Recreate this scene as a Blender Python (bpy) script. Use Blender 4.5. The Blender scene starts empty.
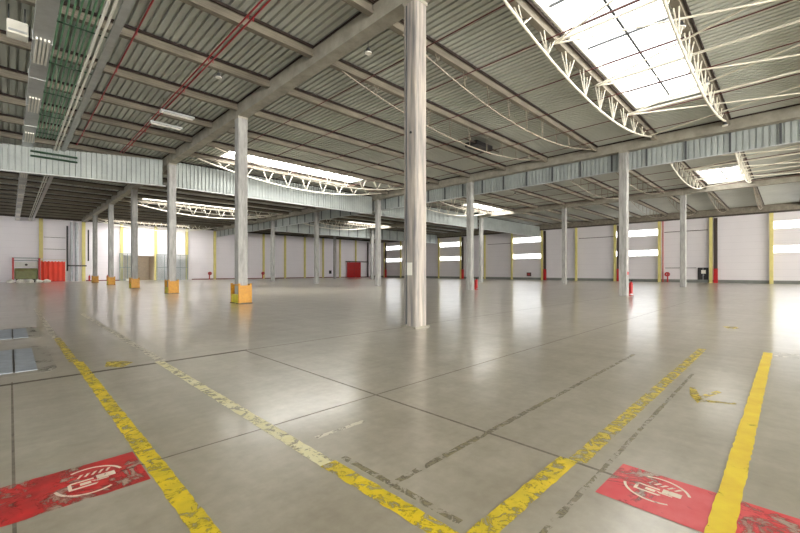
import bpy, math, random
from mathutils import Vector, Matrix
random.seed(7)
PI = math.pi
sc = bpy.context.scene
COL = sc.collection
EYE = 1.62                       # eye height above the floor

# ------------------------------------------------------------------ materials
def new_mat(name):
    m = bpy.data.materials.new(name); m.use_nodes = True
    nt = m.node_tree; b = nt.nodes['Principled BSDF']
    return m, nt, b

def lin(c):
    return tuple((x / 12.92 if x <= 0.04045 else ((x + 0.055) / 1.055) ** 2.4) for x in c)

def mixrgb(nt, fac, a, b, mode='MIX'):
    n = nt.nodes.new('ShaderNodeMix'); n.data_type = 'RGBA'; n.blend_type = mode
    for sock, v in ((n.inputs[0], fac), (n.inputs[6], a), (n.inputs[7], b)):
        if isinstance(v, (int, float)): sock.default_value = v
        elif isinstance(v, tuple): sock.default_value = (*v[:3], 1)
        else: nt.links.new(v, sock)
    return n.outputs[2]

def noise(nt, scale, detail=4, rough=0.6, stretch=None, dist=0.0):
    tc = nt.nodes.new('ShaderNodeNewGeometry')
    n = nt.nodes.new('ShaderNodeTexNoise'); n.inputs['Scale'].default_value = scale
    n.inputs['Detail'].default_value = detail; n.inputs['Roughness'].default_value = rough
    n.inputs['Distortion'].default_value = dist
    if stretch:
        mp = nt.nodes.new('ShaderNodeMapping'); mp.inputs['Scale'].default_value = stretch
        nt.links.new(tc.outputs['Position'], mp.inputs['Vector']); nt.links.new(mp.outputs[0], n.inputs['Vector'])
    else:
        nt.links.new(tc.outputs['Position'], n.inputs['Vector'])
    return n.outputs['Fac']

def ramp(nt, src, stops):
    r = nt.nodes.new('ShaderNodeValToRGB'); nt.links.new(src, r.inputs[0])
    el = r.color_ramp.elements
    while len(el) < len(stops): el.new(0.5)
    for e, (p, c) in zip(el, stops):
        e.position = p; e.color = (*c, 1) if len(c) == 3 else c
    return r.outputs[0]

def mat(name, c, rough=0.6, metal=0.0, var=0.12, scale=3.0, stretch=None, c2=None, srgb=True):
    m, nt, b = new_mat(name)
    c = lin(c) if srgb else c
    lo = lin(c2) if c2 else tuple(x * (1 - var * 1.6) for x in c)
    hi = c if c2 else tuple(min(1, x * (1 + var * 0.6)) for x in c)
    f = noise(nt, scale, 5, 0.65, stretch)
    f = ramp(nt, f, [(0.3, (0, 0, 0)), (0.7, (1, 1, 1))])
    nt.links.new(mixrgb(nt, f, lo, hi), b.inputs['Base Color'])
    b.inputs['Roughness'].default_value = rough; b.inputs['Metallic'].default_value = metal
    return m

def emit_mat(name, c, s):
    m, nt, b = new_mat(name)
    b.inputs['Base Color'].default_value = (0.8, 0.8, 0.8, 1)
    b.inputs['Emission Color'].default_value = (*c, 1); b.inputs['Emission Strength'].default_value = s
    b.inputs['Roughness'].default_value = 0.4
    return m

def floor_mat():
    m, nt, b = new_mat('polished_concrete')
    big = noise(nt, 0.22, 3, 0.5)
    mid = noise(nt, 1.6, 6, 0.62)
    fine = noise(nt, 9, 4, 0.6)
    c = mixrgb(nt, ramp(nt, big, [(0.2, (0, 0, 0)), (0.8, (1, 1, 1))]), lin((0.76, 0.73, 0.675)), lin((0.84, 0.82, 0.78)))
    c = mixrgb(nt, 0.9, c, ramp(nt, mid, [(0.3, (0.72, 0.70, 0.66)), (0.75, (1.0, 1.0, 1.0))]), 'MULTIPLY')
    c = mixrgb(nt, 0.7, c, ramp(nt, fine, [(0.2, (0.66, 0.65, 0.62)), (0.8, (1, 1, 1))]), 'MULTIPLY')
    # long soft scuffs left by truck wheels
    for st in ((2.5, 0.25, 1.0), (0.25, 2.5, 1.0)):
        k = noise(nt, 1.0, 5, 0.6, st)
        c = mixrgb(nt, 0.8, c, ramp(nt, k, [(0.3, (0.80, 0.79, 0.76)), (0.7, (1.0, 1.0, 1.0))]), 'MULTIPLY')
    nt.links.new(c, b.inputs['Base Color'])
    b.inputs['Roughness'].default_value = 0.28
    b.inputs['Specular IOR Level'].default_value = 0.8
    b.inputs['Coat Weight'].default_value = 0.55; b.inputs['Coat Roughness'].default_value = 0.16; b.inputs['Coat IOR'].default_value = 1.55
    bp = nt.nodes.new('ShaderNodeBump'); bp.inputs['Strength'].default_value = 0.03; bp.inputs['Distance'].default_value = 0.02
    nt.links.new(fine, bp.inputs['Height']); nt.links.new(bp.outputs[0], b.inputs['Normal'])
    return m

def paint_mat(name, c, wear, c2=None, scale=5.0, stretch=None, rough=0.4):
    """floor paint; wear is the share rubbed off"""
    m, nt, b = new_mat(name)
    f2 = noise(nt, 3.0, 4, 0.6)
    col = mixrgb(nt, ramp(nt, f2, [(0.35, (0, 0, 0)), (0.65, (1, 1, 1))]), lin(c2 or c), lin(c))
    nt.links.new(col, b.inputs['Base Color']); b.inputs['Roughness'].default_value = rough
    f = noise(nt, scale, 7, 0.72, stretch, 0.8)
    nt.links.new(ramp(nt, f, [(max(0.0, 0.30 + wear * 0.28 - 0.05), (0, 0, 0)), (0.36 + wear * 0.30, (1, 1, 1))]), b.inputs['Alpha'])
    return m

def panel_mat(name, c, seam=1.0, dark=0.86, rough=0.5):
    """flat sandwich panels with fine horizontal seams"""
    m, nt, b = new_mat(name)
    g = nt.nodes.new('ShaderNodeNewGeometry'); s = nt.nodes.new('ShaderNodeSeparateXYZ')
    nt.links.new(g.outputs['Position'], s.inputs[0])
    d = nt.nodes.new('ShaderNodeMath'); d.operation = 'DIVIDE'; d.inputs[1].default_value = seam; nt.links.new(s.outputs[2], d.inputs[0])
    fr = nt.nodes.new('ShaderNodeMath'); fr.operation = 'FRACT'; nt.links.new(d.outputs[0], fr.inputs[0])
    seamc = ramp(nt, fr.outputs[0], [(0.03, (dark, dark, dark)), (0.06, (1, 1, 1))])
    f = noise(nt, 0.5, 5, 0.6, (1, 1, 0.4))
    base = mixrgb(nt, f, tuple(x * 0.9 for x in lin(c)), lin(c))
    nt.links.new(mixrgb(nt, 1.0, base, seamc, 'MULTIPLY'), b.inputs['Base Color'])
    b.inputs['Roughness'].default_value = rough
    return m

def ribbed_glazing(name, c, strength, pitch=0.26):
    """translucent ribbed sheet; the overlap of each rib lets less daylight through"""
    m, nt, b = new_mat(name)
    g = nt.nodes.new('ShaderNodeNewGeometry'); s_ = nt.nodes.new('ShaderNodeSeparateXYZ'); nt.links.new(g.outputs['Position'], s_.inputs[0])
    d = nt.nodes.new('ShaderNodeMath'); d.operation = 'DIVIDE'; d.inputs[1].default_value = pitch; nt.links.new(s_.outputs[0], d.inputs[0])
    fr = nt.nodes.new('ShaderNodeMath'); fr.operation = 'FRACT'; nt.links.new(d.outputs[0], fr.inputs[0])
    nt.links.new(ramp(nt, fr.outputs[0], [(0.0, (.12, .13, .14)), (0.28, c)]), b.inputs['Emission Color'])
    r_ = nt.nodes['Color Ramp'] if 'Color Ramp' in nt.nodes else None
    b.inputs['Emission Strength'].default_value = strength; b.inputs['Roughness'].default_value = .5
    return m

M = dict(
    floor=floor_mat(),
    column=mat('column_concrete', (0.64, 0.635, 0.62), 0.75, var=0.25, scale=2.2, stretch=(3, 3, 0.5)),
    column_near=mat('column_concrete_stained', (0.73, 0.69, 0.64), 0.75, scale=1.6, stretch=(6, 6, 0.35), c2=(0.38, 0.38, 0.40)),
    beam=mat('beam_concrete', (0.60, 0.58, 0.53), 0.8, var=0.2, scale=1.6),
    joist=mat('joist_concrete', (0.51, 0.48, 0.425), 0.8, var=0.22, scale=1.2, stretch=(0.6, 2, 2)),
    deck=mat('galvanised_deck', (0.77, 0.78, 0.75), 0.55, 0.0, var=0.10, scale=0.25),
    curtain=mat('galvanised_curtain', (0.64, 0.665, 0.655), 0.5, 0.1, var=0.12, scale=0.8),
    galv=mat('galvanised_steel', (0.74, 0.75, 0.75), 0.4, 0.5, var=0.1),
    stud=mat('dark_stud', (0.27, 0.28, 0.29), 0.6),
    white=mat('white_paint', (0.90, 0.89, 0.85), 0.5, var=0.04),
    tie_dull=mat('tie_steel_dull', (0.62, 0.58, 0.52), 0.6, var=0.1),
    bearer=mat('bearer_strip', (0.19, 0.14, 0.12), 0.8, var=0.2),  # dark brown for the painted shade line under the deck
    tie=mat('tie_steel', (0.90, 0.88, 0.82), 0.45, var=0.06),
    wall_back=panel_mat('back_wall_panel', (0.94, 0.92, 0.94), 1.0, 0.93),
    wall_right=panel_mat('right_wall_panel', (0.86, 0.84, 0.85), 0.9, 0.90),
    wall=mat('plain_wall', (0.85, 0.84, 0.82), 0.6, var=0.05),
    kerb=mat('wall_kerb', (0.47, 0.48, 0.46), 0.8),
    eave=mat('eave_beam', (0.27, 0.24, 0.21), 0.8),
    yellow_post=mat('post_yellow', (0.84, 0.79, 0.50), 0.5, var=0.08, scale=1.0),
    guard=mat('guard_yellow', (0.78, 0.56, 0.04), 0.45, scale=6, c2=(0.66, 0.44, 0.04)),
    guard_lime=mat('guard_lime', (0.86, 0.80, 0.10), 0.45, scale=6, c2=(0.66, 0.62, 0.12)),
    red=mat('red_paint', (0.70, 0.09, 0.09), 0.4, var=0.1),
    orange_red=mat('orange_red', (0.95, 0.26, 0.15), 0.45, var=0.06, scale=0.8),
    thin_pipe=mat('sprinkler_dark', (0.36, 0.17, 0.15), 0.5, var=0.1),
    red_pipe=mat('sprinkler_red', (0.62, 0.18, 0.20), 0.45, var=0.1),
    black=mat('black_paint', (0.10, 0.09, 0.09), 0.5, var=0.1),
    dark=mat('dark_brown', (0.24, 0.19, 0.16), 0.6, var=0.1),
    green=mat('green_pipe', (0.44, 0.64, 0.49), 0.35, 0.1, var=0.15, scale=2),
    dark_green=mat('dark_green_pipe', (0.10, 0.24, 0.15), 0.4, 0.1, var=0.1),
    olive=mat('olive_tank', (0.45, 0.46, 0.27), 0.5, var=0.2, scale=2),
    brown_room=mat('recess_wall', (0.88, 0.83, 0.76), 0.8, var=0.1),
    drain=mat('drain_pipe', (0.72, 0.73, 0.75), 0.5, var=0.1),
    cage=mat('cage_steel', (0.55, 0.60, 0.60), 0.5, 0.2, var=0.1),
    joint=mat('joint_filler', (0.36, 0.33, 0.28), 0.7, scale=8, var=0.3),
    joint2=mat('joint_filler_pale', (0.50, 0.47, 0.43), 0.7, scale=8, var=0.3),
    plate=mat('pit_plate', (0.62, 0.65, 0.70), 0.5, 0.0, var=0.15, scale=5),
    stain=paint_mat('damp_stain', (0.58, 0.56, 0.52), 0.35, None, 2.0),
    yellow=paint_mat('floor_yellow', (0.92, 0.81, 0.12), 0.46, (0.78, 0.70, 0.16), 9.0),
    yellow_fresh=paint_mat('floor_yellow_fresh', (0.95, 0.85, 0.16), 0.06, (0.90, 0.76, 0.12), 5.0),
    yellow_worn=paint_mat('floor_yellow_worn', (0.86, 0.76, 0.16), 0.62, (0.76, 0.69, 0.26), 8.0),
    cream=paint_mat('floor_cream_worn', (0.92, 0.90, 0.78), 0.45, (0.88, 0.85, 0.66), 7.0),
    ghost=paint_mat('floor_ghost', (0.50, 0.47, 0.40), 0.70, (0.55, 0.52, 0.40), 9.0),
    ghost_pale=paint_mat('floor_ghost_pale', (0.82, 0.80, 0.74), 0.55, None, 7.0),
    red_floor=paint_mat('floor_red', (0.84, 0.20, 0.21), 0.45, (0.62, 0.17, 0.17), 3.5),
    red_floor_pale=paint_mat('floor_red_pale', (0.87, 0.38, 0.40), 0.40, (0.84, 0.22, 0.26), 3.0),
    white_floor=paint_mat('floor_white', (0.92, 0.86, 0.80), 0.25, None, 14.0),
    sky_glass=ribbed_glazing('skylight_glazing', (1.0, 0.985, 0.95), 2.4),
    sky_glass_new=ribbed_glazing('skylight_glazing_clear', (1.0, 0.985, 0.95), 9.0),  # same sheet, glow raised to brighten the far floor and curtains
    win_glass=emit_mat('window_glazing', (0.96, 0.98, 1.0), 2.8),
    win_cool=emit_mat('window_cool', (0.88, 0.93, 1.0), 5.0),
    win_warm=emit_mat('window_warm', (1.0, 0.965, 0.91), 14.0),
)

# ------------------------------------------------------------------ mesh builder
class MB:
    def __init__(s): s.v = []; s.f = []
    def box(s, x0, y0, z0, x1, y1, z1):
        i = len(s.v)
        s.v += [(x0, y0, z0), (x1, y0, z0), (x1, y1, z0), (x0, y1, z0), (x0, y0, z1), (x1, y0, z1), (x1, y1, z1), (x0, y1, z1)]
        s.f += [tuple(i + k for k in q) for q in ((0, 3, 2, 1), (4, 5, 6, 7), (0, 1, 5, 4), (1, 2, 6, 5), (2, 3, 7, 6), (3, 0, 4, 7))]
        return s
    def cbox(s, cx, cy, cz, sx, sy, sz): return s.box(cx - sx / 2, cy - sy / 2, cz - sz / 2, cx + sx / 2, cy + sy / 2, cz + sz / 2)
    def quad(s, *p):
        i = len(s.v); s.v += list(p); s.f.append(tuple(range(i, i + len(p)))); return s
    def tube(s, pts, r, n=8, cap=True):
        pts = [Vector(p) for p in pts]; rings = []
        for k, p in enumerate(pts):
            d = (pts[min(k + 1, len(pts) - 1)] - pts[max(k - 1, 0)]).normalized()
            u = d.cross(Vector((0, 0, 1)) if abs(d.z) < 0.95 else Vector((1, 0, 0))).normalized(); w = d.cross(u)
            i = len(s.v); rings.append(i); rr = r[k] if isinstance(r, (list, tuple)) else r
            for a in range(n):
                t = 2 * PI * a / n
                s.v.append(tuple(p + (u * math.cos(t) + w * math.sin(t)) * rr))
        for a, b in zip(rings, rings[1:]):
            for k in range(n): s.f.append((a + k, a + (k + 1) % n, b + (k + 1) % n, b + k))
        if cap:
            s.f.append(tuple(reversed(range(rings[0], rings[0] + n)))); s.f.append(tuple(range(rings[-1], rings[-1] + n)))
        return s
    def prism(s, prof, axis, a0, a1):
        """closed 2-D outline swept along x or y"""
        i = len(s.v); n = len(prof)
        for a in (a0, a1):
            for p, q in prof: s.v.append((a, p, q) if axis == 'x' else (p, a, q) if axis == 'y' else (p, q, a))
        for k in range(n): s.f.append((i + k, i + (k + 1) % n, i + n + (k + 1) % n, i + n + k))
        s.f.append(tuple(reversed(range(i, i + n)))); s.f.append(tuple(range(i + n, i + 2 * n)))
        return s
    def ring(s, c, axis, r0, r1, h, n=28):
        for k in range(n):
            a, b = 2 * PI * k / n, 2 * PI * (k + 1) / n
            def P(r, t, o):
                u, w = r * math.cos(t), r * math.sin(t)
                return (c[0] + o, c[1] + u, c[2] + w) if axis == 'x' else (c[0] + u, c[1] + o, c[2] + w) if axis == 'y' else (c[0] + u, c[1] + w, c[2] + o)
            s.quad(P(r0, a, -h), P(r1, a, -h), P(r1, b, -h), P(r0, b, -h)); s.quad(P(r0, a, h), P(r0, b, h), P(r1, b, h), P(r1, a, h))
            s.quad(P(r1, a, -h), P(r1, a, h), P(r1, b, h), P(r1, b, -h)); s.quad(P(r0, a, -h), P(r0, b, -h), P(r0, b, h), P(r0, a, h))
        return s
    def build(s, name, m, parent=None, at=None, bevel=0.0, smooth=False):
        me = bpy.data.meshes.new(name)
        o = Vector(at) if at else Vector((0, 0, 0))
        me.from_pydata([tuple(Vector(p) - o) for p in s.v], [], s.f); me.update()
        import bmesh
        bm = bmesh.new(); bm.from_mesh(me); bmesh.ops.recalc_face_normals(bm, faces=bm.faces); bm.to_mesh(me); bm.free()
        ob = bpy.data.objects.new(name, me); COL.objects.link(ob); me.materials.append(m)
        if at: ob.location = o
        if parent: ob.parent = parent; ob.location = o - (parent.matrix_basis.translation if at else Vector((0, 0, 0)))
        if smooth:
            for p in me.polygons: p.use_smooth = True
        if bevel:
            b = ob.modifiers.new('bevel', 'BEVEL'); b.width = bevel; b.segments = 2; b.limit_method = 'ANGLE'
        return ob

def tag(o, label, cat, group=None, kind=None):
    o['label'] = label; o['category'] = cat
    if group: o['group'] = group
    if kind: o['kind'] = kind
    return o
def struct(o, label=None):
    o['kind'] = 'structure'
    if label: o['label'] = label
    return o
def empty(name, loc, rz=0.0):
    o = bpy.data.objects.new(name, None); COL.objects.link(o); o.location = loc; o.rotation_euler = (0, 0, rz)
    o.empty_display_size = 0.1
    return o
def part(mb, name, m, root, **k):
    """a part whose shape is given in its thing's own coordinates"""
    o = mb.build(name, m, None, **k); o.parent = root; return o
def copy_tree(o, parent=None):
    c = o.copy(); COL.objects.link(c)
    if parent: c.parent = parent
    for ch in list(o.children): copy_tree(ch, c)
    return c
ORD = ['nearest', 'second', 'third', 'fourth', 'fifth', 'sixth', 'seventh', 'eighth', 'ninth', 'tenth', 'eleventh', 'twelfth',
       'thirteenth', 'fourteenth', 'fifteenth', 'sixteenth', 'seventeenth', 'eighteenth', 'nineteenth', 'twentieth', 'twenty-first',
       'twenty-second', 'twenty-third', 'twenty-fourth', 'twenty-fifth']

# ------------------------------------------------------------------ layout of the hall (metres)
X_ROWS = [8.28, 28.28, 48.28]                # the three column rows run along y
Y_COL = [7.66 + 12 * k for k in range(6)]
X_R, Y_B = 68.28, 79.66                      # right wall, back wall
X_L, Y_F = -31.72, -28.34                    # walls out of view
Z_SOF, Z_TOP = EYE + 7.75, EYE + 8.42        # beam soffit, beam top = deck soffit
JP = 24.0 / 7
JY = lambda k: 2.45 + JP * k

# sky outside
w = bpy.data.worlds.new('sky'); sc.world = w; w.use_nodes = True
bg = w.node_tree.nodes['Background']; sky = w.node_tree.nodes.new('ShaderNodeTexSky')
sky.sky_type = 'HOSEK_WILKIE'; sky.turbidity = 4
w.node_tree.links.new(sky.outputs[0], bg.inputs[0]); bg.inputs[1].default_value = 1.0

# floor
struct(MB().box(X_L, Y_F, -0.2, X_R, 84.2, 0).build('floor', M['floor']), 'worn polished concrete warehouse floor')

# walls
H = Z_TOP + 0.3
GX0, GX1, GZ = 13.6, 18.2, 4.25              # gate opening in the back wall
b = MB().box(X_L, Y_B, 0, GX0, Y_B + 0.25, H).box(GX1, Y_B, 0, X_R + 0.25, Y_B + 0.25, H).box(GX0, Y_B, GZ, GX1, Y_B + 0.25, H)
struct(b.build('wall_back', M['wall_back']), 'pale panelled back wall of the hall')
b = MB().box(GX0 - .2, Y_B + 0.25, 0, GX0, 84, GZ + .2).box(GX1, Y_B + 0.25, 0, GX1 + .2, 84, GZ + .2).box(GX0 - .2, 84, 0, GX1 + .2, 84.2, GZ + .2).box(GX0, Y_B + .25, GZ, GX1, 84, GZ + .2)
struct(b.build('wall_recess', M['brown_room']), 'dull brown room behind the open gate')
WB = [(1.66 - 6 + 0, 1.66), (13.66, 19.66), (31.66, 37.66), (49.66, 55.66), (67.66, 73.66)]
Z_W = [(3.90, 4.82), (6.92, 7.92)]
ys = sorted({Y_F, Y_B} | {v for t in WB for v in t})
b = MB()
for y0, y1 in zip(ys, ys[1:]):
    if any(abs(y0 - t[0]) < .01 for t in WB):
        zz = [0, Z_W[0][0], Z_W[0][1], Z_W[1][0], Z_W[1][1], H]
        for z0, z1 in ((zz[0], zz[1]), (zz[2], zz[3]), (zz[4], zz[5])): b.box(X_R, y0, z0, X_R + .25, y1, z1)
    else: b.box(X_R, y0, 0, X_R + .25, y1, H)
struct(b.build('wall_right', M['wall_right']), 'pale panelled right wall with strip windows')
n = 1
for (y0, y1) in WB:
    for z0, z1 in Z_W:
        g = struct(MB().box(X_R + .12, y0, z0, X_R + .15, y1, z1).build('window_%d' % n, M['win_glass']), 'white strip window high in the right wall')
        f = MB()
        for z in (z0, z1 - .05): f.box(X_R + .05, y0, z, X_R + .12, y1, z + .05)
        for q in range(5): f.box(X_R + .05, y0 + q * 1.487, z0, X_R + .12, y0 + q * 1.487 + .05, z1)
        part(f, 'window_frame', M['white'], g)
        n += 1
# walls behind the viewer, with unseen glowing panels added as fill light
for nm, args in (('wall_left', (X_L - .25, Y_F, 0, X_L, Y_B, H)), ('wall_front', (X_L, Y_F - .25, 0, X_R, Y_F, H))):
    struct(MB().box(*args).build(nm, M['wall']))
for q in range(5):
    x0 = -28 + q * 19
    struct(MB().box(x0, Y_F + .01, 1.5, x0 + 13, Y_F + .03, 7.0).build('window_%d' % n, M['win_warm'])); n += 1  # added glowing panel, warm fill on the column faces
for q in range(5):
    y0 = -20 + q * 19.5
    struct(MB().box(X_L + .01, y0, 3.2, X_L + .03, y0 + 9, 6.6).build('window_%d' % n, M['win_cool'])); n += 1  # added glowing panel, cool fill from the left

# kerb and eaves
struct(MB().box(X_R - .14, Y_F, 0, X_R - .002, Y_B - .14, .42).build('baseboard_right', M['kerb']), 'grey kerb along the right wall')
b = MB().box(24.2, Y_B - .12, 0, X_R - .14, Y_B - .002, .16).box(8.6, Y_B - .12, 0, 13.2, Y_B - .002, .16)
struct(b.build('baseboard_back', mat('kerb_maroon', (.45, .20, .22), .6)), 'maroon skirting along the back wall')
struct(MB().box(X_R - .28, Y_F, EYE + 7.56, X_R - .002, Y_B - .3, Z_TOP - .002).build('trim_40', M['joist']), 'roof edge beam on the right wall')
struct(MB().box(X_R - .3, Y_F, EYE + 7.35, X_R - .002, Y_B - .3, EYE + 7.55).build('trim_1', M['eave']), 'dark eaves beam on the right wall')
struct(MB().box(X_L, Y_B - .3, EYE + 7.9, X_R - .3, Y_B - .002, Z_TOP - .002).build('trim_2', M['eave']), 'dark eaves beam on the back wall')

# ------------------------------------------------------------------ roof deck
SKY = []
for k in (0, 7, 14, 21):
    SKY.append((11.0, 22.9, JY(k) + .32, JY(k + 1) - .2, k, 1))
for k in (0, 7, 14):
    SKY.append((40.9, 47.9, JY(k) + .32, JY(k + 1) - .2, k, 2))
SKY_BACK = [(-22, -10, JY(k) + .32, JY(k + 1) - .2) for k in (-7, 0)] + [(11.0, 22.9, JY(-7) + .3, JY(-6) - .2), (31, 43, JY(-7) + .3, JY(-6) - .2), (50, 62, JY(-7) + .3, JY(-6) - .2)]
HOLES = [s[:4] for s in SKY] + SKY_BACK
b = MB(); P = 0.26
x = X_L
prof = ((0, 0), (0.17, 0), (0.18, 0.09), (0.25, 0.09), (0.26, 0))
while x < X_R - P:
    cuts = sorted((h[2], h[3]) for h in HOLES if x + P > h[0] and x < h[1])
    y = Y_F; spans = []
    for c0, c1 in cuts: spans.append((y, c0)); y = c1
    spans.append((y, Y_B))
    for y0, y1 in spans:
        for (a, za), (c, zc) in zip(prof, prof[1:]):
            b.quad((x + a, y0, Z_TOP + za), (x + c, y0, Z_TOP + zc), (x + c, y1, Z_TOP + zc), (x + a, y1, Z_TOP + za))
    x += P
struct(b.build('ceiling', M['deck']), 'ribbed galvanised steel roof deck')

def skylight(x0, x1, y0, y1, label=None, glass='sky_glass'):
    zt = Z_TOP + .34
    r = empty('skylight', ((x0 + x1) / 2, (y0 + y1) / 2, Z_TOP))
    cx, cy = (x0 + x1) / 2, (y0 + y1) / 2; hx, hy = (x1 - x0) / 2 + .13, (y1 - y0) / 2
    c = MB()
    c.box(-hx, -hy - .04, .0, hx, -hy + .06, .36).box(-hx, hy - .06, .0, hx, hy + .04, .36)
    c.box(-hx - .04, -hy, .0, -hx + .06, hy, .36).box(hx - .06, -hy, .0, hx + .04, hy, .36)
    part(c, 'curb', M['white'], r)
    g = MB().box(-hx, -hy, .37, hx, hy, .40)
    part(g, 'glazing', M[glass], r)
    q = MB()
    q.box(-hx, -.03, .27, hx, .03, .33)
    nx = max(2, int((x1 - x0) / 1.5))
    for i in range(1, nx):
        xx = -hx + i * 2 * hx / nx
        q.box(xx - .025, -hy, .29, xx + .025, hy, .36)
    part(q, 'glazing_bar', M['stud'], r)
    if label: tag(r, label, 'skylight', 'roof skylights')
    return r
for i, s in enumerate(SKY):
    where = 'between the nearest and middle column rows' if s[5] == 1 else 'beyond the middle column row'
    skylight(*s[:4], 'white translucent roof skylight %s, %s from the camera' % (where, ORD[[0, 7, 14, 21].index(s[4])]), 'sky_glass_new' if s[4] else 'sky_glass')
for s, wh in zip(SKY_BACK, ('far to the left and behind', 'far to the left, level', 'above and right behind', 'behind and right, beyond the middle row', 'behind and far right')):
    o = skylight(*s, 'roof skylight outside the view, %s of camera' % wh)

# ------------------------------------------------------------------ columns
def column(x, y, h, material, near=False):
    r = empty('concrete_column', (x, y, 0))
    s = .24; c = .035
    pr = [(-s + c, -s), (s - c, -s), (s, -s + c), (s, s - c), (s - c, s), (-s + c, s), (-s, s - c), (-s, -s + c)]
    part(MB().prism(pr, 'z', 0, h), 'shaft', material, r)
    part(MB().box(-.255, -.255, h - .10, .255, .255, h + .0), 'head_plate', M['beam'], r)
    return r
ROWN = ['nearest column row', 'middle column row', 'far column row']
for ri, x in enumerate(X_ROWS):
    for k, y in enumerate(Y_COL):
        o = column(x, y, Z_SOF - .004, M['column_near'] if (ri, k) == (0, 0) else M['column'])
        if (ri, k) == (0, 0): lab = 'tall stained concrete column standing large in the middle foreground'
        else: lab = 'square grey concrete column, %s from the camera in the %s' % (ORD[k], ROWN[ri])
        tag(o, lab, 'column', 'concrete columns', 'thing')
        if ri == 0 and k == 0:
            part(MB().tube([(-.262, .10, .1), (-.262, .10, 9.2)], .018, 8), 'cable_conduit', M['stud'], o)
            part(MB().ring((-.25, -.06, 7.55 - 2.0), 'x', 0.0, .035, .012, 12), 'bolt_hole', M['black'], o)
            part(MB().prism([(-.29, -.29), (.29, -.29), (.29, .29), (-.29, .29)], 'z', 0.0, .05), 'grout_base', M['beam'], o)

# white notice on the big column
tag(MB().box(8.28 - .255, 7.55, 1.50, 8.28 - .243, 7.80, 1.86).build('notice_sheet', M['white']), 'white paper notice fixed to the big foreground column', 'notice')

# yellow impact guards round the nearest row
def guard():
    r = empty('column_guard', (0, 0, 0)); a = .33; e = .50
    for sx in (-1, 1):
        for sy in (-1, 1):
            part(MB().cbox(sx * (a - .04), sy * (e - .04), .5, .09, .09, 1.0), 'corner_post', M['guard'], r, bevel=.01)
    for nm, m_, args in (('front_panel', 'guard', (-a + .09, -e + .02, .04, a - .09, -e + .05, .90)), ('rear_panel', 'guard', (-a + .09, e - .05, .04, a - .09, e - .02, .90)),
                     ('side_panel', 'guard_lime', (-a + .01, -e + .09, .04, -a + .04, e - .09, .46)), ('side_panel', 'guard_lime', (a - .04, -e + .09, .04, a - .01, e - .09, .46))):
        part(MB().box(*args), nm, M[m_], r)
    for x_ in (-a + .01, a - .05): part(MB().box(x_, -e + .09, .90, x_ + .04, e - .09, .96), 'top_rail', M['guard'], r)
    for y_ in (-e - .03, .26): part(MB().box(-a - .03, y_, 0, a + .03, y_ + .27, .03), 'foot_plate', M['black'], r)
    return r
g0 = guard()
for k in range(1, 6):
    g = g0 if k == 1 else copy_tree(g0)
    g.location = (X_ROWS[0], Y_COL[k], 0.0)
    tag(g, 'yellow steel guard round the foot of the %s column of the nearest row' % ORD[k], 'column guard', 'yellow column guards')

# ------------------------------------------------------------------ beams on the column rows
def girder(x, y0, y1):
    r = MB()
    hw = .25
    pr = [(x - hw, Z_SOF), (x + hw, Z_SOF), (x + hw, Z_TOP - .12), (x + hw - .03, Z_TOP - .01), (x - hw + .03, Z_TOP - .01), (x - hw, Z_TOP - .12)]
    o = r.prism(pr, 'y', y0 + .008, y1 - .008).build('concrete_beam', M['beam'], None, at=(x, (y0 + y1) / 2, Z_SOF))
    h = (y1 - y0) / 2 - .01
    part(MB().box(-.27, -h, Z_TOP - Z_SOF - .09, -.252, h, Z_TOP - Z_SOF - .012).box(.252, -h, Z_TOP - Z_SOF - .09, .27, h, Z_TOP - Z_SOF - .012), 'bearer_strip', M['bearer'], o)  # added dark strips paint the shade between beam and deck
    return o
SEG = [(Y_COL[0] - 12, Y_COL[0])] + [(y, y + 12) for y in Y_COL[:-1]] + [(Y_COL[-1], Y_B - .3)]
for ri, x in enumerate(X_ROWS):
    for k, (y0, y1) in enumerate(SEG):
        tag(girder(x, y0, y1), 'long beige concrete roof beam on the %s, %s span from the camera' % (ROWN[ri], ORD[k]), 'beam', 'concrete beams on the column rows', 'thing')

# ------------------------------------------------------------------ joists, some tied below by a bowed rod
BAYS = [(-11.72 + .26, 8.03), (8.53, 28.03), (28.53, 48.03), (48.53, 68.28 - .30)]
BAYN = ['left of the nearest column row', 'between nearest and middle rows', 'between middle and far rows', 'between far row and right wall']
JB, JT = EYE + 8.04, Z_TOP - .004
def joist_mesh(L):
    z = JB - JT
    pr = [(-.11, z), (.11, z), (.11, z + .10), (.055, z + .14), (.055, -.10), (.11, -.06), (.11, 0), (-.11, 0), (-.11, -.06), (-.055, -.10), (-.055, z + .14), (-.11, z + .10)]
    return MB().prism(pr, 'x', -L / 2, L / 2)
def chord_z(t, half):            # height of the bowed tie under the joist top
    return (EYE + 7.02 + 1.02 * (t / half) ** 2) - JT
protos = {}
def tied(L, parent):
    half = L / 2 - .9; N = 28
    fine = parent.get('thin', 0)
    pts = [(-half + 2 * half * i / N, 0, chord_z(-half + 2 * half * i / N, half)) for i in range(N + 1)]
    part(MB().tube(pts, .028 if fine else .045, 8), 'tie_chord', M['tie_dull'] if fine else M['tie'], parent)
    for x in [-7.0 + 1.75 * i for i in range(9)]:
        zc = chord_z(x, half); zt = JB - JT + .01
        if fine:
            part(MB().tube([(x - .12, 0, zt), (x, 0, zc), (x + .12, 0, zt)], .018, 6), 'web_strut', M['tie_dull'], parent)
            continue
        mb = MB().tube([(x - .42, -.07, zt), (x, 0, zc), (x + .42, -.07, zt)], .022, 6)
        mb.tube([(x - .42, .07, zt), (x, 0, zc), (x + .42, .07, zt)], .022, 6)
        part(mb, 'web_strut', M['tie'], parent)
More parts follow.
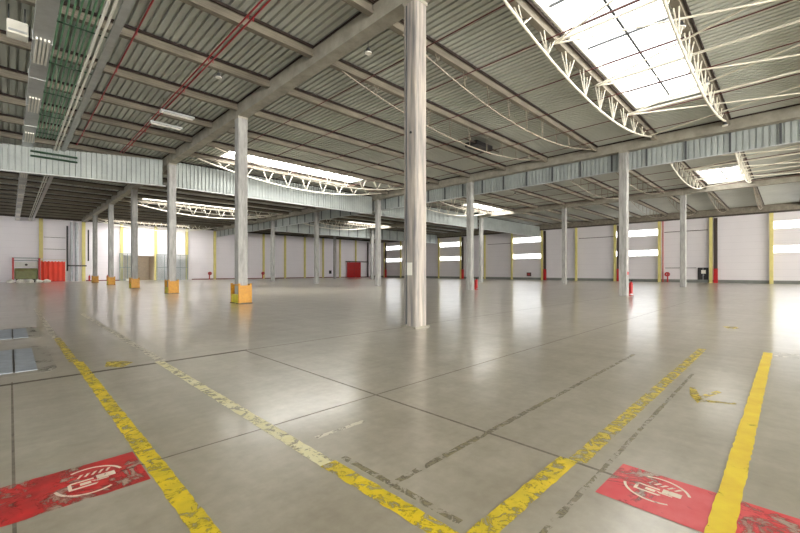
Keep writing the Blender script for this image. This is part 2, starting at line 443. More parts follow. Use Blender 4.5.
TIED = {1: {-1, 0, 1, 2, 3, 7, 8, 14, 15, 21, 22}, 2: {0, 1, 2, 3, 7, 8, 14, 15}, 3: {0, 1, 2, 3}}
for bi, (x0, x1) in enumerate(BAYS):
    for k in range(-2 if bi else 0, 23):
        key = (bi, k in TIED.get(bi, ()), k in (2, 3) or bi == 3)
        if key not in protos:
            o = joist_mesh(x1 - x0).build('roof_joist', M['joist'])
            part(MB().box(-(x1 - x0) / 2 + .01, -.17, -.095, (x1 - x0) / 2 - .01, -.112, -.004).box(-(x1 - x0) / 2 + .01, .112, -.095, (x1 - x0) / 2 - .01, .17, -.004), 'bearer_strip', M['bearer'], o)  # added dark strips paint the contact shade along the joist top
            if key[1]:
                if key[2]: o['thin'] = 1
                tied(x1 - x0, o)
                if key[2]: del o['thin']
            protos[key] = o
        else: o = copy_tree(protos[key])
        o.location = ((x0 + x1) / 2, JY(k), JT)
        if k < 0: lab = 'concrete roof joist %s, %s behind the camera' % (BAYN[bi], 'just' if k == -1 else 'further')
        else: lab = '%s %sjoist from the camera, %s' % (ORD[k], 'white-tied ' if key[1] else 'plain ', BAYN[bi])
        lab = lab[0].upper() + lab[1:]
        tag(o, lab, 'roof joist', 'beige concrete roof joists', 'thing')

# wind bracing rods
BRL = {1: 'near the big skylight', 2: 'beyond the middle column row'}
for bi, off in ((1, 0.0), (2, 20.0)):
    xs = [9.1 + off, 13.45 + off, 17.8 + off, 22.25 + off, 26.6 + off]
    ya, yb = JY(1), JY(-2); z = JB - .06
    for i, x in enumerate(xs[1:4]):
        o = MB().tube([(x, ya, z), (x, yb, z)], .045, 6).build('bracing_rod', M['tie'])
        tag(o, 'straight bracing rod %s, %s of three from left' % (BRL[bi], ['first', 'second', 'third'][i]), 'bracing rod', 'white bracing rods')
    cnt = 0
    for i in range(4):
        for a, c in ((xs[i], xs[i + 1]), (xs[i + 1], xs[i])):
            o = MB().tube([(a, ya, z - .03), ((a + c) / 2, (ya + yb) / 2, z - .03 - (.03 if a < c else 0)), (c, yb, z - .03)], .032, 6).build('bracing_rod', M['tie'])
            tag(o, 'diagonal bracing rod %s, leaning %s, %s panel' % (BRL[bi], 'right' if a < c else 'left', ['first', 'second', 'third', 'fourth'][i]), 'bracing rod', 'white bracing rods')
# ------------------------------------------------------------------ hanging smoke curtains of ribbed sheet
def curtain(axis, fixed, a0, a1, zb, stud=None, tilt=(0, 0)):
    r = empty('smoke_curtain', ((a0 + a1) / 2, fixed, zb) if axis == 'x' else (fixed, (a0 + a1) / 2, zb))
    Lh = (a1 - a0) / 2; p = .27; mb = MB(); zt = EYE + 8.03 - zb
    n = int(2 * Lh / p); u = -Lh
    def pt(a, d, z): return (a, d, z) if axis == 'x' else (d, a, z)
    for i in range(n):
        for (q0, d0), (q1, d1) in zip(((0, 0), (.19, 0), (.2, .07), (.26, .07)), ((.19, 0), (.2, .07), (.26, .07), (.27, 0))):
            A, B = u + q0, u + q1; lo_ = lambda t: .03 + tilt[0] * (t - Lh); hi_ = lambda t: zt + tilt[1] * (t - Lh)
            mb.quad(pt(A, d0, lo_(A)), pt(B, d1, lo_(B)), pt(B, d1, hi_(B)), pt(A, d0, hi_(A)))
        u += p
    part(mb, 'ribbed_sheet', M['curtain'], r)
    mb = MB()
    if axis == 'x':
        mb.box(-Lh, -.05, 0, Lh, .06, .06)
        mb.v = [(p[0], p[1], p[2] + tilt[0] * (p[0] - Lh)) for p in mb.v]
    else: mb.box(-.05, -Lh, 0, .06, Lh, .06)
    part(mb, 'bottom_rail', M['galv'], r)
    if stud:
        k = math.ceil((a0 - .35) / 2.03); c = (a0 + a1) / 2
        while .35 + k * 2.03 < a1 - .05:
            s_ = .35 + k * 2.03 - c
            if axis == 'y': part(MB().box(-.06, s_ - .045, .06, -.002, s_ + .045, zt), 'stud', M['stud'], r)
            else: part(MB().box(s_ - .045, -.06, .06, s_ + .045, -.002, zt), 'stud', M['stud'], r)
            k += 1
    return r
ZB1 = EYE + 6.12; ZB2 = EYE + 6.6
YC1, YC2 = 32.0, 56.0
for lo, hi, nm in ((-3.0, 8.0, 'left of the nearest column row'), (8.56, 28.0, 'between the nearest and middle column rows'), (28.75, 48.0, 'between the middle and far column rows'), (48.56, 67.9, 'between the far column row and right wall')):
    tag(curtain('x', YC1, lo, hi, ZB1, None, (.042, .085) if lo < 0 else (0, 0)), 'ribbed grey sheet curtain hanging across the hall %s' % nm, 'smoke curtain', 'hanging sheet smoke curtains')
for lo, hi, nm in ((28.75, 48.0, 'between the middle and far column rows'), (48.56, 67.9, 'between the far column row and right wall')):
    tag(curtain('x', YC2, lo, hi, ZB1, True), 'studded sheet curtain far back across the hall %s' % nm, 'smoke curtain', 'hanging sheet smoke curtains')
for k, (y0, y1) in enumerate(SEG):
    tag(curtain('y', 28.28 + .33, y0 + .02, y1 - .02, ZB2, True), 'studded sheet curtain below the middle row beam, %s length from the camera' % ORD[k], 'smoke curtain', 'hanging sheet smoke curtains')

# ------------------------------------------------------------------ services under the left bay
# air duct with ribbed grilles
r = empty('air_duct', (.74, 2.0, EYE + 7.35))
part(MB().box(-.23, 0, 0, .23, 77.3, .26), 'duct_body', M['galv'], r)
for i in range(-1, 11):
    y = 16.7 + 5.9 * i - 2.0
    if y < 1: continue
    mb = MB()
    for q in range(4): mb.box(-.17 + q * .095, y, -.07, -.115 + q * .095, y + 2.0, -.001)
    part(mb, 'ribbed_grille', M['white'], r)
for i in range(22): part(MB().box(-.25, 1.2 + i * 3.43, -.02, .25, 1.26 + i * 3.43, .30), 'joint_flange', M['galv'], r)
tag(r, 'long grey square air duct with white ribbed grilles under the left roof', 'duct')

for i in range(7):
    x = 1.08 + i * .14
    o = MB().tube([(x, 3, EYE + 7.85), (x, 31.2 - i * .02, EYE + 7.85)], .03, 8).build('green_pipe', M['green'])
    tag(o, 'thin green pipe in the bundle under the left roof, %s counting right from the duct' % ORD[i].replace('nearest', 'first'), 'pipe', 'green pipes beside the air duct')
for k in range(0, 9):
    mb = MB().box(1.0, JY(k) - .02, EYE + 7.785, 2.5, JY(k) + .02, EYE + 7.82).box(1.02, JY(k) - .02, EYE + 7.815, 1.05, JY(k) + .02, JB - .002).box(2.45, JY(k) - .02, EYE + 7.815, 2.48, JY(k) + .02, JB - .002)
    tag(mb.build('pipe_bracket', M['dark_green']), 'dark green bracket carrying the green pipes under the %s joist' % ORD[k], 'pipe bracket', 'pipe brackets under the left roof')
for z, lab in ((7.12, 'upper'), (6.84, 'lower')):
    mb = MB().tube([(.85, 31.75, EYE + z), (3.0, 31.75, EYE + z), ], .06, 10)
    tag(mb.build('header_pipe', M['dark_green']), '%s dark green header pipe in front of the left sheet curtain' % lab, 'pipe', 'dark green header pipes')
for i, x in enumerate((1.92, 2.07)):
    o = MB().tube([(x, 3, EYE + 7.42), (x, 79.3, EYE + 7.42)], .04, 8).build('white_conduit', M['white'])
    tag(o, '%s of two long white conduits under the left roof' % ('left' if i == 0 else 'right'), 'conduit', 'white conduits')
tag(MB().box(2.22, 3, EYE + 7.46, 2.45, 79.3, EYE + 7.54).build('cable_tray', M['galv']), 'long grey cable tray beside the white conduits', 'cable tray')

for i, (x, z, ye, lab) in enumerate(((2.97, 7.95, 31.8, 'single thin red sprinkler pipe under the left roof'), (5.22, 7.93, 31.8, 'left one of the paired red sprinkler pipes in the left bay'), (5.38, 7.93, 31.8, 'right one of the paired red sprinkler pipes in the left bay'))):
    mb = MB().tube([(x, 3, EYE + z), (x, ye, EYE + z)], .028, 8)
    o = mb.build('sprinkler_pipe', M['red_pipe'])
    hd = MB()
    for q in range(8): hd.tube([(x, 5 + q * 3.43, EYE + z), (x, 5 + q * 3.43, EYE + z - .14)], .014, 6)
    part(hd, 'sprinkler_head', M['red_pipe'], o)
    tag(o, lab, 'pipe', 'red sprinkler pipes')
for bi, xs in ((1, (10.5, 13.1, 16.3, 19.4, 22.6, 25.6)), (2, (31.0, 34.2, 37.4, 40.6, 43.8, 46.6))):
    for i, x in enumerate(xs):
        o = MB().tube([(x, -5, EYE + 7.99), (x, 31.8, EYE + 7.99)], .022, 8).build('sprinkler_pipe', M['thin_pipe'])
        tag(o, 'thin dark red sprinkler pipe %s, %s pipe from the left' % (BAYN[bi], ORD[i].replace('nearest', 'first')), 'pipe', 'red sprinkler pipes')

# unit heater
r = empty('unit_heater', (.22, 17.4, EYE + 7.45))
part(MB().box(-.30, -.24, 0, .20, .24, .42), 'casing', M['white'], r, bevel=.03)
part(MB().box(.201, -.2, .05, .235, .2, .37), 'louvre', M['black'], r)
part(MB().box(-.26, -.26, .06, .16, -.241, .12), 'vent_slot', M['galv'], r)
for pp in ([(-.25, 0, .42), (-.25, 0, JT - EYE - 7.45)], [(.12, 0, .42), (.12, 0, JT - EYE - 7.45)]): part(MB().tube(pp, .02, 6), 'hanger', M['stud'], r)
tag(r, 'white boxy unit heater hung left of the air duct', 'heater')

# round lamps hung from the roof
def lamp():
    r = empty('round_lamp', (0, 0, 0))
    part(MB().tube([(0, 0, 0), (0, 0, -.10), (0, 0, -.16)], [.06, .09, .15], 18), 'housing', M['stud'], r)
    part(MB().tube([(0, 0, -.161), (0, 0, -.19)], [.13, .12], 18), 'lens', M['white'], r)
    part(MB().tube([(0, 0, 0), (0, 0, .42)], .012, 6), 'stem', M['stud'], r)
    return r
l0 = lamp()
for i, (x, y, lab) in enumerate(((9.0, 10.6, 'small round roof lamp just left of the big foreground column'), (5.9, JY(4), 'small round lamp under a joist in the left bay'), (15.1, JY(0), 'small round lamp beside the big skylight, upper one'),
                          (20.4, JY(0), 'small round lamp beside the big skylight, lower one'), (26.9, JY(0), 'small round lamp on the joist end above the middle row beam'), (36, JY(5), 'small round lamp under the roof beyond the middle row'))):
    o = l0 if i == 0 else copy_tree(l0)
    o.location = (x, y, JB - .127)
    if i != 0 and i != 1 and i != 5:
        st_ = [c for c in o.children if c.name.startswith('stem')][0]; st_.scale = (1, 1, .28)
    tag(o, lab, 'lamp', 'round roof lamps')
for i, y in enumerate((21.6, 23.6)):
    r = empty('strip_light', (5.9, y, EYE + 7.75))
    part(MB().box(-.75, -.16, 0, .75, .16, .09), 'tray', M['galv'], r)
    part(MB().tube([(-.7, -.07, -.02), (.7, -.07, -.02)], .018, 8).tube([(-.7, .07, -.02), (.7, .07, -.02)], .018, 8), 'tube_lamp', M['white'], r)
    for pp in ([(-.6, 0, .09), (-.6, 0, JB - EYE - 7.75 + .39)], [(.6, 0, .09), (.6, 0, JB - EYE - 7.75 + .39)]): part(MB().tube(pp, .01, 6), 'hanger', M['stud'], r)
    tag(r, ('nearer' if i == 0 else 'farther') + ' of two unlit grey strip lights hung in the left bay', 'strip light', 'strip lights in the left bay')
# dark roof fan unit
r = empty('roof_fan', (21.4, 14.2, EYE + 7.9))
part(MB().box(-.9, -.45, 0, .9, .45, .26), 'housing', M['black'], r)
part(MB().box(-1.9, -.36, .08, -.9, -.28, .14).box(-1.9, .28, .08, -.9, .36, .14).box(.9, -.36, .08, 1.9, -.28, .14).box(.9, .28, .08, 1.9, .36, .14), 'side_rail', M['dark'], r)
for pp in ([(-.8, 0, .26), (-.8, 0, .5)], [(.8, 0, .26), (.8, 0, .5)]): part(MB().tube(pp, .02, 6), 'hanger', M['stud'], r)
tag(r, 'black rectangular fan unit hung under the roof right of the foreground column', 'fan unit')

# ------------------------------------------------------------------ wall posts
def post_back(x): return MB().box(x - .22, Y_B - .3, 0, x + .22, Y_B - .13, EYE + 7.88).box(x - .05, Y_B - .13, 0, x + .05, Y_B - .003, EYE + 7.88).build('wall_post', M['yellow_post'], None, at=(x, Y_B - .2, 0), bevel=.01)
for i in range(13):
    x = 3.28 + 5 * i
    if GX0 - .5 < x - .1 < GX1 and False: continue
    tag(post_back(x), 'tall yellow steel post on the back wall, %s from its left end' % ORD[i].replace('nearest', 'first'), 'post', 'yellow wall posts', 'thing')
def post_right(y): return MB().box(X_R - .42, y - .19, 0, X_R - .31, y + .19, EYE + 7.33).box(X_R - .31, y - .05, 0, X_R - .16, y + .05, EYE + 7.33).build('wall_post', M['yellow_post'], None, at=(X_R - .3, y, 0), bevel=.01)
for i in range(13):
    tag(post_right(1.66 + 6 * i), 'tall yellow steel post on the right wall, %s from its near end' % ORD[i].replace('nearest', 'first'), 'post', 'yellow wall posts', 'thing')
for i, y in enumerate((7.12, 19.12, 31.12, 49.12, 73.1)):
    r = empty('rain_pipe', (X_R - .36, y, 0))
    part(MB().box(-.1, -.16, 1.95, .1, .22, EYE + 7.2), 'pipe_run', M['dark'], r)
    part(MB().box(-.14, -.2, 0, .14, .25, 1.95), 'foot_cover', M['red'], r)
    tag(r, 'dark square rain pipe with red foot cover, %s along the right wall' % ORD[i].replace('nearest', 'first'), 'rain pipe', 'rain pipes on the right wall')
tag(MB().tube([(X_R - .45, 13.2, 0), (X_R - .45, 13.2, EYE + 7.3)], .07, 8).build('riser_pipe', M['red']), 'thin red riser pipe beside a yellow post and strip windows', 'pipe')
for (y0, y1, z, lab) in ((8.0, 13.1, EYE + 5.7, 'upper dark conduit across the bay behind the red hose reel'), (9.3, 13.0, 2.06, 'low dark rail across the bay of the black door'),
                     (19.95, 25.3, EYE + 5.5, 'dark conduit across the right wall left of the middle windows'), (38.0, 43.2, EYE + 5.35, 'dark conduit high on the right wall beside the far windows')):
    tag(MB().tube([(X_R - .05, y0, z), (X_R - .05, y1, z)], .045, 8).build('wall_conduit', M['dark']), lab, 'conduit', 'dark wall conduits')

# black door with sign
d = struct(MB().box(X_R - .1, 7.95, .0, X_R - .004, 9.15, 2.1).build('door_1', M['black']), 'black double door in the right wall')
part(MB().box(X_R - .13, 8.25, 1.25, X_R - .101, 8.75, 1.75), 'door_sign', M['white'], d)
part(MB().box(X_R - .12, 8.53, .05, X_R - .101, 8.57, 2.05), 'door_seam', M['galv'], d)
part(MB().box(X_R - .16, 8.45, 1.0, X_R - .101, 8.50, 1.12), 'door_handle', M['galv'], d)

# ------------------------------------------------------------------ fire fighting gear
def hose_reel(loc, rz, label):
    r = empty('hose_reel', loc, rz)
    part(MB().box(-.07, -.08, 0, .07, .08, 1.0), 'stand', M['red'], r)
    part(MB().ring((0, -.22, 1.15), 'y', .13, .33, .10), 'hose_drum', M['red'], r)
    part(MB().ring((0, -.33, 1.15), 'y', .27, .33, .015), 'drum_rim', M['red_pipe'], r)
    part(MB().tube([(0, -.10, 1.15), (0, -.36, 1.15)], .05, 10), 'hub', M['black'], r)
    part(MB().box(-.05, -.12, .95, .05, -.0, 1.3), 'bracket', M['red'], r)
    tag(r, label, 'hose reel', 'red hose reels')
hose_reel((X_R - .55, 12.6, 0), -PI / 2, 'red fire hose reel on the right wall beside the black door')
hose_reel((27.2, Y_B - .5, 0), 0, 'red fire hose reel low on the back wall right of the gates')
hose_reel((37.9, Y_B - .5, 0), 0, 'red fire hose reel low on the back wall in its middle')
def extinguisher():
    r = empty('fire_extinguisher', (0, 0, 0))
    part(MB().tube([(0, 0, .16), (0, 0, .19), (0, 0, .70), (0, 0, .78), (0, 0, .82)], [.10, .115, .115, .08, .035], 16), 'cylinder', M['red'], r, smooth=False)
    part(MB().box(-.03, -.03, .82, .03, .03, .90).box(-.03, -.13, .88, .03, .03, .92), 'valve_handle', M['black'], r)
    part(MB().tube([(.03, 0, .86), (.13, 0, .82), (.15, 0, .6), (.14, 0, .3)], .014, 6), 'hose', M['black'], r)
    part(MB().box(-.13, -.13, 0, .13, .13, .03).box(-.13, .118, .03, .13, .14, .75).box(-.12, -.12, .12, .12, .14, .15), 'stand', M['red'], r)
    return r
e0 = extinguisher()
for i, (x, y, lab) in enumerate(((28.78, 7.36, 'red fire extinguisher on a stand beside the nearest middle row column'), (28.72, 19.30, 'red fire extinguisher beside the second column of the middle row'),
                             (8.98, Y_B - .5, 'dark red extinguisher at the back wall by the black pipe'), (11.3, Y_B - .5, 'red extinguisher at the back wall left of the open gate'))):
    o = e0 if i == 0 else copy_tree(e0)
    o.location = (x, y, 0); o.scale = (.85, .85, 1.12); tag(o, lab, 'fire extinguisher', 'fire extinguishers')
tag(MB().box(28.28 - .12, 7.66 - .262, 1.38, 28.28 + .18, 7.66 - .243, 1.56).build('fire_sign', M['red']), 'small red fire sign on the nearest middle row column', 'sign')
tag(MB().box(55.1, Y_B - .16, .95, 55.75, Y_B - .003, 1.75).build('switch_box', M['black']), 'small black switch box on the back wall', 'box')
r = empty('wall_box', (X_R - .1, 34.3, 1.0))
part(MB().box(-.1, -.4, -.35, .098, .4, .35), 'box_body', M['dark'], r); part(MB().box(-.13, -.25, -.2, -.101, .25, .2), 'box_cover', M['red_pipe'], r)
tag(r, 'dark red hydrant box on the right wall under strip windows', 'box')

# ------------------------------------------------------------------ back wall, left end
# baler: olive tank in a red frame
r = empty('waste_compactor', (1.75, Y_B - 1.5, 0))
fr = MB()
for x in (-1.45, 1.30): fr.box(x - .1, -.85, 0, x + .1, -.65, 3.5).box(x - .1, .65, 0, x + .1, .85, 3.5)
part(fr, 'frame_post', M['red'], r)
part(MB().box(-1.55, -.82, 3.05, 1.4, -.70, 3.17).box(-1.55, -.82, 3.42, 1.4, -.70, 3.54), 'cross_bar', M['cage'], r)
pr = [(-.75 + .0, .45), (-.75, 1.7), (-.45, 2.02), (.45, 2.02), (.75, 1.7), (.75, .45)]
part(MB().prism(pr, 'x', -1.30, 1.12), 'tank', M['olive'], r, bevel=.06)
part(MB().box(-1.15, -.7, .0, -.75, .7, .45).box(.5, -.7, .0, .9, .7, .45), 'skid', M['black'], r)
part(MB().box(-1.28, -.55, 2.2, 1.1, -.5, 2.9), 'hood_panel', M['wall'], r)
part(MB().ring((-.1, -.58, 2.52), 'y', 0.0, .16, .03, 14), 'gauge', M['dark'], r)
tag(r, 'olive green compactor tank in a red frame at the back wall', 'compactor')
for i, (x, y, s_, lab) in enumerate(((.1, 74.6, .42, 'left end of the white rubbish heap'), (1.0, 74.1, .46, 'white bag left of centre in the rubbish heap'), (1.95, 74.6, .44, 'white bag at the centre of the rubbish heap'),
                               (2.85, 74.0, .40, 'white bag right of centre in the rubbish heap'), (3.7, 74.5, .42, 'right end of the white rubbish heap'))):
    import bmesh
    me = bpy.data.meshes.new('rubbish_bag'); bm = bmesh.new(); bmesh.ops.create_icosphere(bm, subdivisions=3, radius=s_)
    for v in bm.verts:
        n_ = 1 + .14 * math.sin(v.co.x * 11 + i) * math.cos(v.co.y * 9 + 2 * i) + .08 * math.sin(v.co.z * 17)
        v.co *= n_; v.co.z = max(v.co.z * .62, -s_ * .45)
    bm.to_mesh(me); bm.free(); me.materials.append(M['white'])
    o = bpy.data.objects.new('rubbish_bag', me); COL.objects.link(o); o.location = (x, y, s_ * .45)
    tag(o, 'lumpy bag, ' + lab + ' before the compactor', 'bag', 'white rubbish bags')
# red rapid door
r = empty('red_curtain_door', (4.62, Y_B - 1.0, 0))
n_ = 24; mb = MB()
for i in range(n_):
    x0 = -1.38 + 2.76 * i / n_; x1 = x0 + 2.76 / n_; d = .05 * math.sin(i * 1.3); d2 = .05 * math.sin((i + 1) * 1.3)
    mb.quad((x0, d, .12), (x1, d2, .12), (x1, d2, 3.05 + .08 * math.sin((i + 1) * 1.9)), (x0, d, 3.05 + .08 * math.sin(i * 1.9)))
part(mb, 'curtain_sheet', M['orange_red'], r)
part(MB().box(-1.5, -.06, 0, -1.39, .1, 3.4).box(1.39, -.06, 0, 1.5, .1, 3.4), 'side_post', M['white'], r)
part(MB().box(-1.5, -.06, 3.32, 1.5, .1, 3.44), 'head_rail', M['wall'], r)
part(MB().box(-1.39, -.05, .03, 1.39, .08, .12), 'bottom_bar', M['red'], r)
tag(r, 'bright orange red curtain door at the back wall left of the pipes', 'curtain door')
# panelled roller door above
d = struct(MB().box(3.6, Y_B - .07, 3.5, 6.1, Y_B - .004, EYE + 7.3).build('door_2', M['wall_back']), 'white panelled overhead door on the back wall')
part(MB().box(3.6, Y_B - .10, EYE + 3.3, 6.1, Y_B - .071, EYE + 3.36).box(3.6, Y_B - .10, EYE + 5.1, 6.1, Y_B - .071, EYE + 5.16), 'panel_seam', M['dark'], d)
for x, z0, z1, rr, m_, lab in ((6.28, 1.6, 8.6, .10, 'black', 'black vertical pipe right of the white overhead door'), (6.78, 0, 9.2, .15, 'drain', 'left one of two grey drain pipes on the back wall'),
                             (7.4, 0, 9.2, .22, 'drain', 'right one of two grey drain pipes on the back wall'), (8.85, 3.2, 8.2, .09, 'black', 'black vertical pipe beside the second yellow post')):
    tag(MB().tube([(x, Y_B - .45, z0), (x, Y_B - .45, z1)], rr, 12).build('wall_pipe', M[m_]), lab, 'pipe', 'vertical pipes on the back wall')
tag(MB().tube([(6.3, Y_B - .7, 2.45), (8.6, Y_B - .7, 2.45)], .10, 10).build('wall_pipe', M['black']), 'short black horizontal pipe low on the back wall', 'pipe', 'vertical pipes on the back wall')

# sliding mesh gates beside the opening
def gate(x0, x1, label):
    r = empty('mesh_gate', ((x0 + x1) / 2, Y_B - .45, 0)); h = (x1 - x0) / 2
    f = MB()
    for z in (.05, 2.2, 4.5): f.box(-h, -.04, z, h, .04, z + .09)
    k = max(1, int(round(2 * h / 1.3)))
    for i in range(k + 1):
        x = -h + i * (2 * h - .08) / k; f.box(x, -.045, .0, x + .08, .045, 4.6)
    part(f, 'gate_frame', M['cage'], r)
    g = MB(); q = -h
    while q < h: g.box(q, -.008, .1, q + .05, .008, 4.5); q += .13
    part(g, 'gate_mesh', M['cage'], r)
    tag(r, label, 'gate', 'mesh gates on the back wall')
gate(18.3, 23.4, 'tall grey mesh gate right of the open doorway in the back wall')
gate(12.9, 15.2, 'narrow grey mesh gate left of the open doorway in the back wall')
tag(MB().box(22.0 - 8.6, Y_B - 3.0, 0, 22 - 7.4, Y_B - 2.4, .35).build('pallet_box', M['white']), 'low cream box on the floor before the narrow gate', 'box')

# red sliding door near the far corner
r = empty('sliding_door', (62.5, Y_B - .45, 0))
part(MB().box(-2.2, -.08, .05, 2.2, .08, 3.85), 'door_leaf', M['red'], r, bevel=.03)
part(MB().box(-2.2, -.12, 1.9, 2.2, -.081, 2.0).box(-.05, -.12, .05, .05, -.081, 3.85), 'leaf_rib', M['red_pipe'], r)
part(MB().box(-2.6, -.1, 3.9, 4.45, .1, 4.12), 'head_rail', M['dark'], r)
part(MB().tube([(-1.6, -.13, 3.75), (-1.6, -.13, 4.0)], .07, 10).tube([(1.6, -.13, 3.75), (1.6, -.13, 4.0)], .07, 10), 'roller', M['dark'], r)
tag(r, 'red sliding fire door hung from a brown rail near the far corner', 'sliding door')
tag(MB().box(67.0, Y_B - .5, 0, 67.35, Y_B - .31, 9.2).build('dark_post', M['dark']), 'dark brown post in the far corner beside the red door', 'post', None, 'thing')

# ------------------------------------------------------------------ floor joints, pit covers, floor paint
tn = 3
def flat(x0, y0, x1, y1, z=.002): return MB().box(x0, y0, 0.0003, x1, y1, z)
for (x0, y0, x1, y1, m_, lab) in (
        (-1, 7.83, 3.45, 7.93, 'joint', 'dark expansion joint across the floor, left part'), (3.37, -4, 3.40, 7.8, 'joint2', 'long saw joint in the floor'),
        (-4, 3.822, 26, 3.842, 'joint2', 'long saw joint crossing the floor'), (.01, -1, .03, 8.0, 'joint2', 'saw joint at the left edge'),
        (3.45, 7.86, 26, 7.89, 'joint2', 'faint saw joint beyond the near slab')):
    struct(flat(x0, y0, x1, y1, .0016 if m_ == 'joint' else .0012).build('trim_%d' % tn, M[m_]), lab); tn += 1

for i, (y0, y1, lab) in enumerate(((8.72, 11.25, 'nearer'), (13.12, 15.25, 'farther'))):
    r = empty('pit_cover', (-.3, (y0 + y1) / 2, 0)); h = (y1 - y0) / 2
    part(MB().box(-.5, -h, .0005, .33, h, .012), 'cover_plate', M['plate'], r)
    part(MB().box(.36, -h, .0005, .62, h, .010), 'edge_plate', M['plate'], r)
    part(MB().box(.335, -h, .0005, .355, h, .014), 'seam', M['black'], r)
    part(MB().prism([(-.6, -h - .25), (.75, -h - .25), (.86, -h), (.86, h), (.72, h + .3), (-.6, h + .3)], 'z', .0003, .0016), 'grout_patch', M['stain'], r)
    tag(r, '%s of two grey steel pit covers let into the floor at far left' % lab, 'pit cover', 'pit covers')

def paint(name, mb, m_, label, cat='floor marking', group='painted floor lines'):
    o = mb.build(name, M[m_]); tag(o, label, cat, group); return o
def rough_strip(axis, a0, a1, c0, c1, z=.003, jag=.006, step=.07):
    """strip of paint with slightly ragged edges"""
    mb = MB(); n = max(1, int((a1 - a0) / step)); L = []; R_ = []
    for i in range(n + 1):
        a = a0 + (a1 - a0) * i / n; l = c0 + random.uniform(-jag, jag); r_ = c1 + random.uniform(-jag, jag)
        L.append((a, l) if axis == 'x' else (l, a)); R_.append((a, r_) if axis == 'x' else (r_, a))
    for i in range(n):
        mb.quad((*L[i], z), (*R_[i], z), (*R_[i + 1], z), (*L[i + 1], z))
    return mb
paint('floor_line', rough_strip('y', 1.2, 9.0, .79, .925), 'yellow', 'bright yellow floor line along the left, near part')
paint('floor_line', rough_strip('y', 9.0, 12.5, .74, .87), 'yellow_worn', 'worn yellow middle part of the left floor line')
paint('floor_line', rough_strip('y', 12.5, 23.0, .71, .84), 'ghost_pale', 'faded pale far end of the left floor line')
paint('floor_line', rough_strip('y', 1.42, 2.75, 1.82, 1.965), 'yellow', 'yellow near end of the second floor line from the left')
paint('floor_line', rough_strip('y', 2.75, 8.0, 1.82, 1.955), 'cream', 'cream middle part of the second floor line')
paint('floor_line', rough_strip('y', 8.0, 19.0, 1.86, 2.0), 'ghost_pale', 'faded far part of the second floor line')
paint('floor_line', rough_strip('x', 1.8, 3.4, 1.27, 1.42, .0032), 'yellow', 'chipped yellow line running right from the bottom corner')
paint('floor_line', rough_strip('x', 3.4, 10.2, 1.215, 1.35, .0032), 'yellow_worn', 'worn patchy continuation of the rightward yellow line')
paint('floor_line', rough_strip('x', 1.9, 10.62, .24, .375, .004, .006), 'yellow_fresh', 'fresh solid yellow line at the right of the floor')
paint('floor_line', rough_strip('x', 2.0, 8.6, 2.11, 2.17, .0026), 'ghost', 'thin dark trace of a removed line across the middle slab')
paint('floor_line', rough_strip('x', 2.1, 2.7, 3.22, 3.28, .0026), 'ghost_pale', 'thin pale trace of a removed line behind the cream one')
paint('floor_line', rough_strip('x', 2.3, 7.6, 1.06, 1.10, .0026), 'ghost', 'thin greenish trace beside the red right patch')
paint('floor_line', rough_strip('y', 1.5, 2.75, 2.02, 2.08, .0026), 'ghost', 'short dark trace beside the near yellow corner')
paint('floor_line', rough_strip('y', -1.5, .22, 10.66, 10.76, .003), 'ghost_pale', 'farther of two thin pale lines at the right end')
paint('floor_line', rough_strip('y', -1.5, .22, 10.3, 10.4, .003), 'ghost_pale', 'nearer of two thin pale lines at the right end')
paint('paint_patch', MB().prism([(1.13, 8.2), (1.35, 7.95), (1.55, 8.25), (1.42, 8.5), (1.22, 8.62)], 'z', .0022, .003), 'yellow_worn', 'small yellow paint blot beside the expansion joint', 'paint mark', 'paint marks on the floor')
paint('paint_patch', MB().prism([(14.2, 1.2), (14.5, 1.0), (14.9, 1.1), (14.7, 1.4)], 'z', .0022, .003), 'yellow_worn', 'tiny yellow blot far beyond the fresh yellow line', 'paint mark', 'paint marks on the floor')
paint('paint_patch', MB().prism([(5.95, .80), (6.15, .78), (6.72, .93), (6.70, .99), (6.3, .93)], 'z', .0022, .003).quad((6.12, .80, .003), (6.2, .86, .003), (6.76, .70, .003), (6.70, .64, .003)).quad((6.05, .80, .0031), (6.12, .86, .0031), (6.30, .46, .0031), (6.22, .46, .0031)),
      'yellow_worn', 'yellow and white arrow shaped mark between the two right lines', 'paint mark', 'paint marks on the floor')

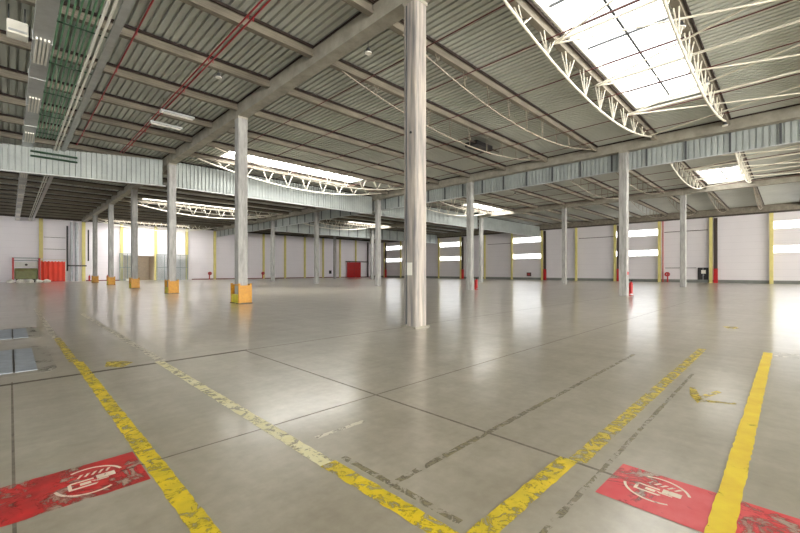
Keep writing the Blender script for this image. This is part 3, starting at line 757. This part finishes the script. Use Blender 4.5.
# red patches with a white truck emblem inside an oval
def emblem(cx, cy, rot, sx, sy, z):
    mb = MB()
    def T(u, v): c, s_ = math.cos(rot), math.sin(rot); return (cx + u * sx * c - v * sy * s_, cy + u * sx * s_ + v * sy * c, z)
    def arc(a0, a1, r, t, n=18):
        for i in range(n):
            a, b_ = math.radians(a0 + (a1 - a0) * i / n), math.radians(a0 + (a1 - a0) * (i + 1) / n)
            mb.quad(T(r * math.cos(a), r * math.sin(a)), T((r - t) * math.cos(a), (r - t) * math.sin(a)), T((r - t) * math.cos(b_), (r - t) * math.sin(b_)), T(r * math.cos(b_), r * math.sin(b_)))
    arc(15, 118, 1.0, .09); arc(190, 300, 1.0, .09)
    def poly(*p): mb.quad(*[T(*q) for q in p])
    poly((.18, -.10), (.72, -.10), (.72, .22), (.18, .22))                       # load box
    poly((-.62, -.42), (-.52, -.42), (-.52, .12), (-.62, .02)); poly((-.52, .02), (.10, .02), (.10, .12), (-.52, .12))
    poly((-.52, -.42), (.12, -.42), (.2, -.32), (-.52, -.32)); poly((-.3, -.24), (.0, -.24), (.0, -.06), (-.3, -.06))
    poly((.0, -.06), (.12, -.2), (.5, -.2), (.5, -.14), (.12, -.1))
    for k in range(5): poly((-.35 + k * .2, .34), (-.27 + k * .2, .34), (-.12 + k * .2, .58), (-.22 + k * .2, .58))
    return mb
o = paint('red_patch', rough_strip('x', -1.2, .775, 3.52, 4.16, .0028, .006), 'red_floor', 'red painted floor band at lower left with white oval emblem', 'floor marking', 'red floor patches')
part(emblem(.44, 3.83, 0, .22, .24, .0036), 'emblem', M['white_floor'], o)
o = paint('red_patch', MB().quad((3.03, -1.6, .0028), (3.64, -1.6, .0028), (3.64, .99, .0028), (3.03, 1.01, .0028)), 'red_floor_pale', 'red painted floor band at lower right crossed by yellow line', 'floor marking', 'red floor patches')
part(emblem(3.38, .70, -PI / 2, .21, .20, .0036), 'emblem', M['white_floor'], o)

# ------------------------------------------------------------------ camera and colour
cam = bpy.data.cameras.new('camera'); co = bpy.data.objects.new('camera', cam); COL.objects.link(co)
co.location = (0, 0, EYE); co.rotation_euler = (PI / 2, 0, -PI / 4)
cam.sensor_width = 36; cam.lens = 390 / 800 * 36; cam.shift_y = 4.5 / 800; cam.clip_end = 400; cam.clip_start = .05
sc.camera = co
sc.view_settings.view_transform = 'Standard'; sc.view_settings.look = 'None'
sc.view_settings.gamma = 1; sc.view_settings.exposure = 1.15; sc.view_settings.use_curve_mapping = False
sc.cycles.max_bounces = 10; sc.cycles.diffuse_bounces = 7; sc.cycles.glossy_bounces = 4; sc.cycles.transparent_max_bounces = 16
sc.cycles.sample_clamp_indirect = 6; sc.cycles.use_denoising = True
